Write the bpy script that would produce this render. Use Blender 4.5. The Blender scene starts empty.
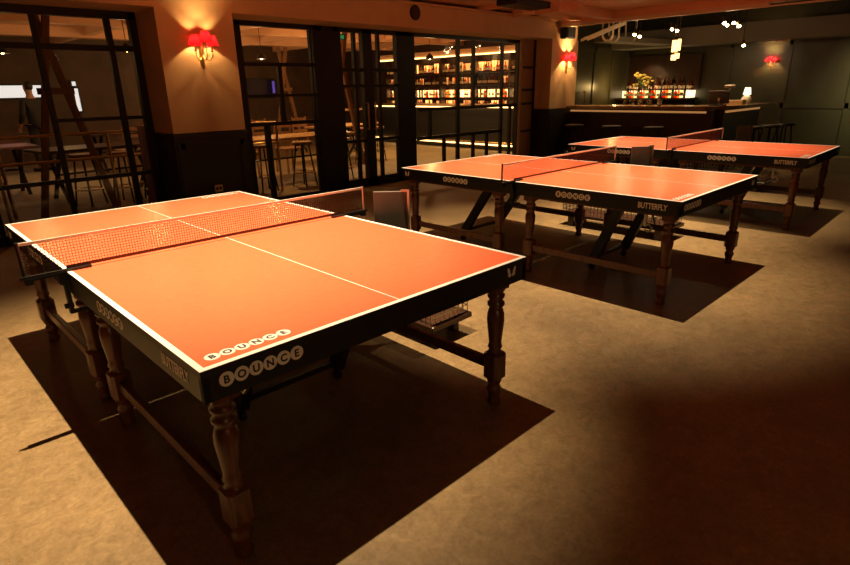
import bpy, math, random
from mathutils import Vector, Matrix
random.seed(7)
SC = bpy.context.scene
COL = SC.collection
PI = math.pi

# ---------------------------------------------------------------- camera
CAM_R = Vector((0.70947193, -0.70448747, -0.01862764))
CAM_U = Vector((0.24159227, 0.21830115, 0.94550398))
CAM_F = Vector((0.66202927, 0.67530883, -0.32507727))
cd = bpy.data.cameras.new('camera')
cam = bpy.data.objects.new('camera', cd)
COL.objects.link(cam)
mw = Matrix((CAM_R, CAM_U, -CAM_F)).transposed().to_4x4()
mw.translation = (0, 0, 1.4922)
cam.matrix_world = mw
cd.sensor_fit = 'HORIZONTAL'
cd.sensor_width = 36
cd.lens = 36 * 563.86 / 850
cd.clip_start = 0.05
cd.clip_end = 100
SC.camera = cam

# ---------------------------------------------------------------- world, exposure
w = bpy.data.worlds.new('dim_room_air')
SC.world = w
w.use_nodes = True
w.node_tree.nodes['Background'].inputs[0].default_value = (1.0, 0.55, 0.25, 1)
w.node_tree.nodes['Background'].inputs[1].default_value = 0.008
SC.view_settings.view_transform = 'Standard'
SC.view_settings.look = 'None'
SC.view_settings.gamma = 1
SC.view_settings.use_curve_mapping = False
SC.view_settings.exposure = 0.0

# ---------------------------------------------------------------- lamps high above the tables
def light(name, kind, loc, energy, color, radius=.03, target=None, size=None, blend=None):
    l = bpy.data.lights.new(name, kind)
    l.energy = energy
    l.color = color
    l.shadow_soft_size = radius
    o = bpy.data.objects.new(name, l)
    COL.objects.link(o)
    o.location = loc
    if target is not None:
        d = Vector(target) - Vector(loc)
        o.rotation_euler = d.to_track_quat('-Z', 'Y').to_euler()
    if size:
        l.spot_size = math.radians(size)
        l.spot_blend = blend
    return o

WARM = (1.0, 0.70, 0.40)
light('table_spot', 'SPOT', (1.58, 2.84, 7.1), 7200, WARM, .035, (1.08, 3.0, 0), 39, 1.0)
light('table_spot', 'SPOT', (5.05, 2.80, 7.1), 5600, WARM, .035, (4.55, 2.85, 0), 43, 1.0)
light('table_spot', 'SPOT', (7.86, 2.80, 7.1), 4300, WARM, .035, (7.40, 2.95, 0), 38, 1.0)

# ---------------------------------------------------------------- helpers
class MB:
    def __init__(s):
        s.v = []; s.f = []; s.m = []; s.sm = []
    def add(s, vs, fs, mi=0, smooth=False, M=None):
        b = len(s.v)
        for v in vs:
            v = Vector(v)
            if M is not None: v = M @ v
            s.v.append(v)
        for f in fs:
            s.f.append([b + i for i in f]); s.m.append(mi); s.sm.append(smooth)
        return s
    def box(s, c, d, mi=0, M=None, bev=0.0):
        x, y, z = c; a, b, h = d[0] / 2, d[1] / 2, d[2] / 2
        if bev <= 0:
            vs = [(x + i * a, y + j * b, z + k * h) for k in (-1, 1) for j in (-1, 1) for i in (-1, 1)]
            fs = [(0, 2, 3, 1), (4, 5, 7, 6), (0, 1, 5, 4), (2, 6, 7, 3), (0, 4, 6, 2), (1, 3, 7, 5)]
            return s.add(vs, fs, mi, False, M)
        e = min(bev, a * .9, b * .9, h * .9)
        rings = []
        for zz, ins in ((-h, e), (-h + e, 0), (h - e, 0), (h, e)):
            A, B = a - ins, b - ins
            rings.append([(x - A + e, y - B, z + zz), (x + A - e, y - B, z + zz), (x + A, y - B + e, z + zz), (x + A, y + B - e, z + zz),
                          (x + A - e, y + B, z + zz), (x - A + e, y + B, z + zz), (x - A, y + B - e, z + zz), (x - A, y - B + e, z + zz)])
        vs = [p for r in rings for p in r]
        fs = [tuple(range(7, -1, -1)), tuple(range(24, 32))]
        for r in range(3):
            for i in range(8):
                j = (i + 1) % 8
                fs.append((r * 8 + i, r * 8 + j, r * 8 + 8 + j, r * 8 + 8 + i))
        return s.add(vs, fs, mi, False, M)
    def cyl(s, p, q, r1, r2=None, n=12, mi=0, smooth=True, caps=True):
        r2 = r1 if r2 is None else r2
        p = Vector(p); q = Vector(q); d = (q - p).normalized()
        u = d.orthogonal().normalized(); w_ = d.cross(u)
        vs = []
        for c, r in ((p, r1), (q, r2)):
            for i in range(n):
                t = 2 * PI * i / n
                vs.append(c + (u * math.cos(t) + w_ * math.sin(t)) * r)
        fs = [(i, (i + 1) % n, n + (i + 1) % n, n + i) for i in range(n)]
        s.add(vs, fs, mi, smooth)
        if caps:
            s.add(vs, [tuple(range(n - 1, -1, -1)), tuple(range(n, 2 * n))], mi, False)
        return s
    def bar(s, p, q, w_, h, mi=0):
        p = Vector(p); q = Vector(q); d = q - p; L = d.length; d.normalize()
        up = Vector((0, 0, 1)) if abs(d.z) < .95 else Vector((0, 1, 0))
        a = d.cross(up).normalized(); b = a.cross(d).normalized()
        M = Matrix((a, d, b)).transposed().to_4x4(); M.translation = (p + q) / 2
        return s.box((0, 0, 0), (w_, L, h), mi, M)
    def lathe(s, prof, c=(0, 0, 0), n=20, mi=0, smooth=True, flute=0, caps=True):
        vs = []
        for r, z in prof:
            for i in range(n):
                t = 2 * PI * i / n
                rr = r * (1 + (flute if i % 2 else 0))
                vs.append((c[0] + rr * math.cos(t), c[1] + rr * math.sin(t), c[2] + z))
        fs = []
        for k in range(len(prof) - 1):
            for i in range(n):
                j = (i + 1) % n
                fs.append((k * n + i, k * n + j, k * n + n + j, k * n + n + i))
        s.add(vs, fs, mi, smooth)
        if caps:
            s.add(vs, [tuple(range(n - 1, -1, -1)), tuple(range((len(prof) - 1) * n, len(prof) * n))], mi, False)
        return s
    def tube(s, pts, r, n=8, mi=0):
        for a, b in zip(pts[:-1], pts[1:]): s.cyl(a, b, r, r, n, mi)
        return s
    def build(s, name, mats, parent=None, loc=None):
        me = bpy.data.meshes.new(name)
        me.from_pydata([tuple(v) for v in s.v], [], s.f)
        if not isinstance(mats, (list, tuple)): mats = [mats]
        for m in mats: me.materials.append(m)
        for p, mi, sm in zip(me.polygons, s.m, s.sm):
            p.material_index = mi; p.use_smooth = sm
        me.update()
        o = bpy.data.objects.new(name, me)
        COL.objects.link(o)
        if parent: o.parent = parent
        if loc: o.location = loc
        return o

def thing(name, label, cat, loc=(0, 0, 0), rz=0, group=None):
    o = bpy.data.objects.new(name, None)
    o.empty_display_size = .1
    COL.objects.link(o)
    o.location = loc; o.rotation_euler = (0, 0, rz)
    return tag(o, label, cat, group)
def tag(o, label, cat, group=None):
    o['label'] = label; o['category'] = cat
    if group: o['group'] = group
    return o
def struct(o, label=None, cat=None):
    o['kind'] = 'structure'
    if label: o['label'] = label
    if cat: o['category'] = cat
    return o
KIDS = {}
def copy_tree(o, parent=None):
    c = o.copy(); COL.objects.link(c)
    if parent: c.parent = parent
    for ch in list(o.children): copy_tree(ch, c)
    return c
def place(o, loc, rz=0, label=None, group=None, first=False):
    c = o if first else copy_tree(o)
    c.location = loc; c.rotation_euler = (0, 0, rz)
    if label: c['label'] = label
    if group: c['group'] = group
    return c

# ---------------------------------------------------------------- materials
def mat(name, col, rough=.5, metal=0, spec=.5, noise=None, nscale=8, bump=0, bscale=60, coords='Object', rough2=None):
    m = bpy.data.materials.new(name); m.use_nodes = True
    nt = m.node_tree; b = nt.nodes['Principled BSDF']
    b.inputs['Base Color'].default_value = (*col, 1)
    b.inputs['Roughness'].default_value = rough
    b.inputs['Metallic'].default_value = metal
    b.inputs['Specular IOR Level'].default_value = spec
    tc = nt.nodes.new('ShaderNodeTexCoord')
    if noise:
        n = nt.nodes.new('ShaderNodeTexNoise'); n.inputs['Scale'].default_value = nscale; n.inputs['Detail'].default_value = 8
        n.inputs['Roughness'].default_value = .65
        nt.links.new(tc.outputs[coords], n.inputs['Vector'])
        r = nt.nodes.new('ShaderNodeValToRGB')
        r.color_ramp.elements[0].position = .35; r.color_ramp.elements[1].position = .68
        r.color_ramp.elements[0].color = (*noise, 1); r.color_ramp.elements[1].color = (*col, 1)
        nt.links.new(n.outputs['Fac'], r.inputs['Fac']); nt.links.new(r.outputs['Color'], b.inputs['Base Color'])
    if bump:
        n2 = nt.nodes.new('ShaderNodeTexNoise'); n2.inputs['Scale'].default_value = bscale; n2.inputs['Detail'].default_value = 5
        nt.links.new(tc.outputs[coords], n2.inputs['Vector'])
        bp = nt.nodes.new('ShaderNodeBump'); bp.inputs['Strength'].default_value = bump; bp.inputs['Distance'].default_value = .01
        nt.links.new(n2.outputs['Fac'], bp.inputs['Height']); nt.links.new(bp.outputs['Normal'], b.inputs['Normal'])
    return m
def emis(name, col, st):
    m = bpy.data.materials.new(name); m.use_nodes = True
    b = m.node_tree.nodes['Principled BSDF']
    b.inputs['Base Color'].default_value = (*[min(1, c) for c in col], 1)
    b.inputs['Emission Color'].default_value = (*col, 1)
    b.inputs['Emission Strength'].default_value = st
    return m
def wood(name, c1, c2, rough=.35, scale=6, stretch=(1, 1, .12)):
    m = mat(name, c1, rough)
    nt = m.node_tree; b = nt.nodes['Principled BSDF']
    tc = nt.nodes.new('ShaderNodeTexCoord'); mp = nt.nodes.new('ShaderNodeMapping'); mp.inputs['Scale'].default_value = stretch
    n = nt.nodes.new('ShaderNodeTexNoise'); n.inputs['Scale'].default_value = scale * 6; n.inputs['Detail'].default_value = 6; n.inputs['Distortion'].default_value = 1.5
    r = nt.nodes.new('ShaderNodeValToRGB'); r.color_ramp.elements[0].position = .3; r.color_ramp.elements[1].position = .7
    r.color_ramp.elements[0].color = (*c2, 1); r.color_ramp.elements[1].color = (*c1, 1)
    nt.links.new(tc.outputs['Object'], mp.inputs[0]); nt.links.new(mp.outputs[0], n.inputs['Vector'])
    nt.links.new(n.outputs['Fac'], r.inputs['Fac']); nt.links.new(r.outputs['Color'], b.inputs['Base Color'])
    return m

M = {}
M['orange'] = mat('orange_playing_surface', (.80, .170, .082), .27, spec=.5, noise=(.76, .155, .074), nscale=30, bump=.02, bscale=500)
M['white'] = mat('white_line_paint', (.85, .85, .82), .45)
M['black'] = mat('black_frame_paint', (.006, .0055, .0055), .45, noise=(.010, .009, .009), nscale=20)
M['board'] = mat('black_board_edge', (.015, .013, .012), .5)
M['legwood'] = wood('dark_stained_turned_wood', (.17, .048, .017), (.06, .016, .006), .32)
M['net'] = mat('dark_net_cord', (.05, .018, .012), .7)
M['tape'] = mat('white_net_tape', (.80, .76, .70), .7)
M['disc'] = mat('pale_logo_disc', (.98, .88, .78), .45)
M['glyph'] = mat('dark_letter_ink', (.02, .01, .01), .5)
M['textpale'] = mat('pale_letter_paint', (.95, .82, .70), .45)
M['steel'] = mat('galvanised_steel', (.55, .52, .48), .3, metal=1)
M['brass'] = mat('aged_brass', (.62, .40, .14), .28, metal=1)
M['blacksteel'] = mat('black_window_steel', (.012, .010, .009), .45, spec=.4)
M['greypanel'] = mat('grey_panel', (.11, .095, .072), .6)
M['plaster'] = mat('cream_plaster', (.62, .42, .22), .75, noise=(.56, .37, .19), nscale=3, bump=.15, bscale=30)
M['ceilplaster'] = mat('painted_ceiling', (.74, .44, .26), .7, noise=(.68, .40, .23), nscale=2)
M['wainscot'] = mat('black_wainscot_paint', (.016, .013, .012), .5)
M['greenwall'] = mat('dark_green_panelling', (.082, .078, .040), .38, noise=(.068, .064, .034), nscale=2)
M['blackceil'] = mat('black_ceiling', (.012, .011, .010), .8)
M['cream'] = mat('cream_duct_paint', (.70, .58, .40), .5)
M['greybeam'] = mat('grey_bulkhead_paint', (.22, .20, .15), .6)
M['barwood'] = wood('bar_top_wood', (.34, .20, .10), (.20, .11, .05), .25, 3, (1, .15, 1))
M['darkwood'] = wood('dark_bar_wood', (.06, .025, .012), (.03, .012, .006), .35, 3)
M['paletable'] = wood('pale_table_wood', (.50, .30, .14), (.34, .19, .08), .25, 3, (.15, 1, 1))
M['timber'] = wood('reddish_timber', (.30, .14, .05), (.18, .08, .03), .5)
M['brownwall'] = mat('brown_bar_room_wall', (.10, .055, .028), .6, noise=(.05, .026, .014), nscale=1.5)
M['curtain'] = mat('tan_drape', (.34, .20, .09), .8)
M['skin'] = mat('skin', (.45, .25, .16), .6)
M['cloth'] = mat('dark_clothing', (.02, .018, .022), .8)
M['hair'] = mat('dark_hair', (.012, .008, .006), .6)
M['leaf'] = mat('green_leaf', (.06, .14, .03), .5)
M['petal'] = mat('yellow_petal', (.85, .60, .12), .6)
M['socket'] = mat('brushed_socket_plate', (.60, .42, .22), .35, metal=.6)
M['paper'] = mat('white_ceramic', (.85, .80, .70), .5)
M['led'] = emis('warm_led_strip', (1, .62, .22), 6)
M['ledbright'] = emis('backlit_shelf_panel', (1, .64, .26), 4.5)
M['ledsoft'] = emis('soft_backlight', (1, .48, .13), 1.1)
M['bulb'] = emis('glowing_bulb', (1, .68, .30), 22)
M['white_win'] = emis('bright_kitchen_hatch_light', (.85, .92, 1.0), .9)
M['screenblue'] = emis('blue_screen', (.16, .10, .75), .5)
M['green_sign'] = emis('green_exit_glow', (.05, .6, .2), .35)
M['lantern'] = emis('lit_lantern_glass', (1, .60, .20), 3.2)

# floor: worn mottled vinyl / screed
def floor_mat():
    m = bpy.data.materials.new('mottled_floor'); m.use_nodes = True
    nt = m.node_tree; b = nt.nodes['Principled BSDF']; L = nt.links.new
    tc = nt.nodes.new('ShaderNodeTexCoord')
    def N(scale, det, rough=.6, dist=0):
        n = nt.nodes.new('ShaderNodeTexNoise'); n.inputs['Scale'].default_value = scale; n.inputs['Detail'].default_value = det
        n.inputs['Roughness'].default_value = rough; n.inputs['Distortion'].default_value = dist
        L(tc.outputs['Object'], n.inputs['Vector']); return n
    big, mid, fine = N(1.3, 6, .6, .4), N(14, 10, .78, .8), N(60, 4, .7)
    def ramp(n, p0, c0, p1, c1):
        r = nt.nodes.new('ShaderNodeValToRGB'); e = r.color_ramp.elements
        e[0].position = p0; e[0].color = (*c0, 1); e[1].position = p1; e[1].color = (*c1, 1)
        L(n.outputs['Fac'], r.inputs['Fac']); return r
    a = ramp(mid, .30, (.165, .110, .050), .70, (.31, .218, .105))
    c = ramp(big, .35, (.72, .72, .72), .68, (1.05, 1.05, 1.05))
    d = ramp(fine, .35, (.84, .84, .84), .62, (1.06, 1.06, 1.06))
    mx = nt.nodes.new('ShaderNodeMix'); mx.data_type = 'RGBA'; mx.blend_type = 'MULTIPLY'; mx.inputs[0].default_value = 1
    L(a.outputs[0], mx.inputs[6]); L(c.outputs[0], mx.inputs[7])
    mx2 = nt.nodes.new('ShaderNodeMix'); mx2.data_type = 'RGBA'; mx2.blend_type = 'MULTIPLY'; mx2.inputs[0].default_value = 1
    L(mx.outputs[2], mx2.inputs[6]); L(d.outputs[0], mx2.inputs[7]); L(mx2.outputs[2], b.inputs['Base Color'])
    rr = ramp(mid, .3, (.42, .42, .42), .7, (.6, .6, .6)); L(rr.outputs[0], b.inputs['Roughness'])
    b.inputs['Specular IOR Level'].default_value = .35
    bp = nt.nodes.new('ShaderNodeBump'); bp.inputs['Strength'].default_value = .12; bp.inputs['Distance'].default_value = .004
    L(fine.outputs['Fac'], bp.inputs['Height']); L(bp.outputs[0], b.inputs['Normal'])
    return m
M['floor'] = floor_mat()

def glass_mat():
    m = bpy.data.materials.new('clear_window_glass'); m.use_nodes = True
    nt = m.node_tree; nt.nodes.remove(nt.nodes['Principled BSDF']); out = nt.nodes['Material Output']
    t = nt.nodes.new('ShaderNodeBsdfTransparent'); t.inputs[0].default_value = (.93, .91, .87, 1)
    g = nt.nodes.new('ShaderNodeBsdfGlossy'); g.inputs['Roughness'].default_value = .03
    f = nt.nodes.new('ShaderNodeFresnel'); f.inputs[0].default_value = 1.45
    x = nt.nodes.new('ShaderNodeMixShader')
    geo = nt.nodes.new('ShaderNodeNewGeometry'); inv = nt.nodes.new('ShaderNodeMath'); inv.operation = 'SUBTRACT'; inv.inputs[0].default_value = 1
    mu = nt.nodes.new('ShaderNodeMath'); mu.operation = 'MULTIPLY'
    nt.links.new(geo.outputs['Backfacing'], inv.inputs[1]); nt.links.new(inv.outputs[0], mu.inputs[0]); nt.links.new(f.outputs[0], mu.inputs[1])
    nt.links.new(mu.outputs[0], x.inputs[0]); nt.links.new(t.outputs[0], x.inputs[1]); nt.links.new(g.outputs[0], x.inputs[2]); nt.links.new(x.outputs[0], out.inputs[0])
    return m
M['glass'] = glass_mat()
def shade_mat():
    m = bpy.data.materials.new('red_pleated_lamp_shade'); m.use_nodes = True
    nt = m.node_tree; nt.nodes.remove(nt.nodes['Principled BSDF']); out = nt.nodes['Material Output']
    d = nt.nodes.new('ShaderNodeBsdfDiffuse'); d.inputs[0].default_value = (.30, .003, .006, 1)
    t = nt.nodes.new('ShaderNodeBsdfTranslucent'); t.inputs[0].default_value = (.20, .002, .005, 1)
    x = nt.nodes.new('ShaderNodeMixShader'); x.inputs[0].default_value = .5
    nt.links.new(d.outputs[0], x.inputs[1]); nt.links.new(t.outputs[0], x.inputs[2]); nt.links.new(x.outputs[0], out.inputs[0])
    return m
M['shade'] = shade_mat()
def liquid(name, col):
    m = bpy.data.materials.new(name); m.use_nodes = True
    nt = m.node_tree; nt.nodes.remove(nt.nodes['Principled BSDF']); out = nt.nodes['Material Output']
    t = nt.nodes.new('ShaderNodeBsdfTransparent'); t.inputs[0].default_value = (*col, 1)
    g = nt.nodes.new('ShaderNodeBsdfGlossy'); g.inputs['Roughness'].default_value = .08
    x = nt.nodes.new('ShaderNodeMixShader'); x.inputs[0].default_value = .12
    nt.links.new(t.outputs[0], x.inputs[1]); nt.links.new(g.outputs[0], x.inputs[2]); nt.links.new(x.outputs[0], out.inputs[0])
    return m
M['b_amber'] = liquid('amber_bottle_glass', (.85, .38, .06))
M['b_red'] = liquid('red_bottle_glass', (.62, .07, .03))
M['b_dark'] = liquid('dark_green_bottle_glass', (.10, .16, .05))
M['b_clear'] = liquid('clear_bottle_glass', (.92, .88, .75))
M['b_label'] = mat('cream_bottle_label', (.7, .55, .35), .7)

# ================================================================= STRUCTURE
YW, YF = 7.25, 6.65          # glazing plane, column / beam face
XE = 14.6                    # far wall
s = MB().box((6, 8, -.05), (20, 19, .1)); struct(s.build('floor', M['floor']), 'mottled brown worn floor of hall and bar room', 'floor')

# beam over the glazing and columns (one thing each)
s = MB()
s.box((3.9, (YF + 7.45) / 2, 2.53), (14.2, 7.45 - YF, .34)); s.box((3.9, YF - .03, 2.685), (14.2, .08, .03))
s.box((11.5, (YF + 7.45) / 2 + .1, 2.88), (1.2, .5, .3))
struct(s.build('trim_1', M['plaster']), 'long tan beam above the steel windows', 'beam')
def column(x0, x1, label):
    t = thing('column', label, 'column', ((x0 + x1) / 2, (YF + 7.45) / 2, 0), 0)
    wd, dp = x1 - x0, 7.45 - YF
    MB().box((0, 0, 1.71), (wd, dp, 1.30)).build('shaft', M['plaster'], t)
    s = MB().box((0, 0, .515), (wd + .03, dp + .03, 1.03)).box((0, 0, 1.035), (wd + .05, dp + .05, .03)).box((0, 0, .06), (wd + .05, dp + .05, .12))
    # recessed panel frame on the front
    fy = -dp / 2 - .018
    for xx in (-wd / 2 + .06, wd / 2 - .06): s.box((xx, fy, .55), (.09, .016, .8))
    for zz in (.19, .93): s.box((0, fy, zz), (wd - .1, .016, .09))
    s.build('wainscot', M['wainscot'], t)
    return t
column(2.60, 3.48, 'tan plastered column with black wainscot beside the near left window')
column(10.10, 11.05, 'tan plastered column with black wainscot at far end of the windows')
s = MB(); s.box((0, 0, 0), (.105, .012, .085), bev=.004); s.box((-.022, -.008, 0), (.03, .006, .03), 1); s.box((.022, -.008, 0), (.03, .006, .03), 1)
tag(s.build('wall_socket', [M['socket'], M['black']], loc=(3.02, YF - .021 - .02, .40)), 'small brass socket plate on black wainscot behind the nearest table', 'socket')

# ceiling at 2.75 with a double-height void above the tables
VX0, VX1, VY0, VY1 = -1.5, 8.6, -1.2, 5.0
s = MB()
zt = 2.75
s.box(((VX1 + 10.45) / 2, 2.6, zt + .05), (10.45 - VX1, 9.7, .1))
s.box(((VX0 + VX1) / 2, (VY1 + 7.45) / 2, zt + .05), (VX1 - VX0, 7.45 - VY1, .1))
s.box(((VX0 + VX1) / 2, VY1 + .05, 5.4), (VX1 - VX0, .1, 5.3))
s.box((VX1 + .05, 1.9, 5.4), (.1, 6.3, 5.3))
s.box((VX0 - .05, 1.9, 5.4), (.1, 6.3, 5.3))
s.box((3.5, 1.9, 8.1), (10.4, 6.5, .1))
struct(s.build('ceiling', M['ceilplaster']), 'low painted ceiling around tall void over tables', 'ceiling')
s = MB().box((12.55, 2.6, 3.25), (4.2, 9.7, .1)).box((10.5, 2.6, 2.98), (.08, 9.7, .46)); struct(s.build('ceiling_bar', M['blackceil']), 'black painted ceiling over the far bar', 'ceiling')
# ceiling beams near the column
s = MB()
for yy, hh in ((6.25, .10), (5.55, .14)): s.box((9.4, yy, zt - hh / 2), (1.9, .16, hh))
s.box((8.9, 6.0, zt - .05), (.2, 1.3, .10)); s.box((7.9, 6.3, zt - .03), (.12, .7, .06))
struct(s.build('trim_2', M['ceilplaster']), 'shallow ceiling beams next to the far column', 'beam')
s = MB().box((10.42, 2.4, 2.69), (.24, 8.5, .12)); struct(s.build('trim_3', M['ceilplaster']), 'deep painted beam along edge of low ceiling', 'beam')
s = MB().box((10.35, 4.8, 2.60), (.10, 3.6, .055)); s.box((10.35, 3.6, 2.575), (.06, 6.2, .02)); 
tag(s.build('cable_trunking', M['cream']), 'cream cable trunking running along the ceiling beam', 'trunking')
tag(MB().box((7.9, 5.75, 2.70), (.9, .38, .09), bev=.01).build('ceiling_air_unit', M['black']), 'flat black unit mounted on low ceiling above windows', 'air unit')
# bulkhead above the bar
s = MB().box((13.9, 4.6, 2.47), (.7, 5.4, .36)).box((13.9, 0.0, 2.55), (.7, 3.4, .26))
struct(s.build('trim_4', M['greybeam']), 'grey bulkhead running above far bar', 'beam')
s = MB(); s.bar((11.9, 6.6, 2.42), (13.6, 5.9, 2.36), .5, .10)
struct(s.build('trim_5', M['greybeam']), 'sloping soffit left of bar', 'beam')

# far wall with panelling, wall right of the columns
def panels(s, axis, at, a0, a1, n, z0, z1, out, mi=0, rw=.07, t=.022):
    wd = (a1 - a0) / n
    for k in range(n + 1):
        a = a0 + k * wd
        c = (at, a, (z0 + z1) / 2) if axis == 'x' else (a, at, (z0 + z1) / 2)
        d = (t, rw, z1 - z0) if axis == 'x' else (rw, t, z1 - z0)
        s.box((c[0] + (out * t / 2 if axis == 'x' else 0), c[1] + (out * t / 2 if axis == 'y' else 0), c[2]), d, mi)
    for z in (z0 + .06, z0 + 1.0, z1 - .06):
        c = (at + out * t / 2, (a0 + a1) / 2, z) if axis == 'x' else ((a0 + a1) / 2, at + out * t / 2, z)
        d = (t, a1 - a0, .11) if axis == 'x' else (a1 - a0, t, .11)
        s.box(c, d, mi)
s = MB().box((XE + .1, 2.6, 1.6), (.2, 9.9, 3.2)); panels(s, 'x', XE, -2.2, 7.2, 8, .0, 2.34, -1)
struct(s.build('wall_back', M['greenwall']), 'dark green panelled wall behind the bar', 'wall')
s = MB().box(((11.05 + XE) / 2, 7.35, 1.6), (XE - 11.05, .2, 3.2)); panels(s, 'y', 7.25, 11.12, 14.5, 4, .0, 2.34, -1)
struct(s.build('wall_left', M['greenwall']), 'dark green panelled wall beside the far column', 'wall')
s = MB(); s.cyl((12.35, 7.17, 1.02), (12.35, 7.17, 1.35), .012, n=8); s.box((12.35, 7.19, 1.02), (.03, .06, .03)); s.box((12.35, 7.19, 1.35), (.03, .06, .03))
tag(s.build('door_pull_handle', M['brass']), 'slim brass pull handle on the green panelled door', 'handle')
s = MB().box((6, -2.25, 1.4), (18, .1, 2.8)); struct(s.build('wall_right', M['wainscot']), 'dark side wall of hall', 'wall')

# ---------------------------------------------------------------- glazing
def glazing(name, label, cat, rects, verts, hors, x0, x1, z0=.02, z1=2.36, y=YW, w_=.045):
    """rects: thick solid members; verts (x,z0,z1[,w]); hors (z,x0,x1[,w])"""
    s = MB()
    for (a, b, c, d) in rects: s.box(((a + b) / 2, y, (c + d) / 2), (b - a, .09, d - c))
    for v in verts:
        ww = v[3] if len(v) > 3 else w_
        s.box((v[0], y, (v[1] + v[2]) / 2), (ww, .055, v[2] - v[1]))
    for h in hors:
        ww = h[3] if len(h) > 3 else w_
        s.box(((h[1] + h[2]) / 2, y, h[0]), (h[2] - h[1], .05, ww))
    fr = s.build(name, M['blacksteel']); struct(fr, label, cat)
    p = MB().box(((x0 + x1) / 2, y + .012, (z0 + z1) / 2), (x1 - x0, .008, z1 - z0)).build('pane', M['glass'], fr)
    return fr
glazing('window_1', 'black steel window grid nearest the camera at left', 'window',
        [(2.52, 2.60, 0, 2.36), (-3.1, 2.6, 2.28, 2.36), (-3.1, 2.6, 0, .1)],
        [(v, .1, 2.30) for v in (-1.6, -.6, .2, .9)] + [(1.60, .1, 2.30, .05), (2.30, .1, 2.30, .06)],
        [(1.98, -3.1, 2.55, .06), (.60, -3.1, 2.55, .045), (1.24, 1.6, 2.55, .04)], -3.1, 2.55)
glazing('window_2', 'black steel window between near column and double door', 'window',
        [(3.48, 3.86, 0, 2.36), (3.5, 5.1, 2.30, 2.36), (4.96, 5.04, 0, 2.36), (3.8, 5.0, 0, .06)],
        [(4.39, 1.08, 1.84, .06), (4.12, .05, 1.08, .07), (4.92, 0, 2.3, .03)],
        [(1.84, 3.8, 5.0, .05), (1.44, 3.8, 5.0, .035), (1.07, 3.8, 5.0, .05)], 3.8, 5.0)
d = glazing('door_1', 'black steel glazed double doors standing closed', 'door',
        [(5.04, 5.40, 0, 2.40), (5.3, 6.9, 2.30, 2.36), (5.84, 6.02, 0, 2.36), (6.53, 6.93, 0, 2.40), (5.3, 6.6, 0, .14)],
        [(5.70, .1, 2.3, .05), (6.17, .1, 2.3, .05), (5.43, 0, 2.3, .04)],
        [(1.78, 5.35, 6.6, .05), (1.55, 5.35, 6.6, .04), (.73, 5.35, 6.6, .045)], 5.4, 6.6)
s = MB()
for x in (5.86, 6.0): s.cyl((x, YW - .09, .9), (x, YW - .09, 1.3), .012, n=8); s.box((x, YW - .06, .9), (.02, .06, .02)); s.box((x, YW - .06, 1.3), (.02, .06, .02))
s.build('door_handle', M['brass'], d)
glazing('window_3', 'black steel window grid in front of the bottle bar', 'window',
        [(6.93, 10.1, 2.30, 2.36), (6.93, 10.1, 0, .06), (9.78, 9.86, 0, 2.36)],
        [(8.03, 0, 2.32, .065), (8.46, 1.16, 2.32, .055), (9.31, 0, 2.32, .055), (7.30, .68, 1.16, .05), (7.66, 0, .68, .05), (8.47, 0, .66, .05), (8.88, 0, .66, .05), (9.60, 0, 1.15, .045)],
        [(1.15, 7.0, 9.85, .055), (.67, 7.0, 9.35, .06)], 7.0, 9.8)
s = MB(); s.box((9.86, 7.05, 1.18), (.46, .05, 2.36))
for z in (1.85, 1.43, 1.17, .64): s.box((9.88, 7.02, z), (.40, .02, .045), 1)
s.box((10.06, 7.02, 1.18), (.05, .03, 2.36), 1)
o = s.build('wall_infill', [M['curtain'], M['blacksteel']]); struct(o, 'narrow tan infill panel beside the far column', 'wall')

# ================================================================= BAR ROOM behind the glass
XB = 12.95
s = MB().box((5, 16.75, 1.5), (17, .2, 3.0)); struct(s.build('wall_north', M['brownwall']), 'dim brown far wall of bar room', 'wall')
s = MB().box((XB + .1, 12.0, 1.5), (.2, 9.4, 3.0)); struct(s.build('wall_east', M['brownwall']), 'brown wall behind bottle shelves', 'wall')
s = MB().box((-3.2, 12.0, 1.5), (.2, 9.4, 3.0)); struct(s.build('wall_west', M['brownwall']), 'brown side wall of bar room', 'wall')
s = MB().box((4.9, 12.1, 2.85), (16.2, 9.3, .1))
for k in range(8): s.box((-2 + k * 2.0, 12.1, 2.73), (.14, 9.2, .14))
for yy in (9.0, 11.5, 14): s.box((4.9, yy, 2.71), (16.0, .18, .18))
struct(s.build('ceiling_north', M['ceilplaster']), 'beamed ceiling of bar room', 'ceiling')

# bright things on the far wall
def flat_lit(name, label, cat, x0, x1, z0, z1, m, y=16.62, fr=.04):
    t = thing(name, label, cat, ((x0 + x1) / 2, y, z0))
    wd, h = x1 - x0, z1 - z0
    s = MB()
    for xx in (-wd / 2 - fr / 2, wd / 2 + fr / 2): s.box((xx, 0, h / 2), (fr, .06, h + 2 * fr))
    for zz in (-fr / 2, h + fr / 2): s.box((0, 0, zz), (wd, .06, fr))
    s.build('frame', M['black'], t)
    MB().box((0, .01, h / 2), (wd, .02, h)).build('lit_panel', m, t)
    return t
flat_lit('serving_hatch', 'bright white lit serving hatch at far left behind glass', 'hatch', 2.35, 3.55, 1.47, 1.74, M['white_win'])
flat_lit('slit_window', 'narrow tall white lit slot on far wall', 'window', 4.22, 4.32, 1.12, 1.66, M['white_win'])
flat_lit('slit_window', 'small square white light above the narrow lit slot', 'window', 4.21, 4.30, 1.72, 1.82, M['white_win'])
flat_lit('wall_screen', 'wide dim purple and blue screen on the far wall', 'screen', 8.55, 9.8, 1.35, 1.85, mat('dark_screen', (.02, .015, .05), .3))
flat_lit('wall_screen', 'small glowing blue screen on far wall', 'screen', 9.70, 9.80, 1.45, 1.80, M['screenblue'], y=16.52)
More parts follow.
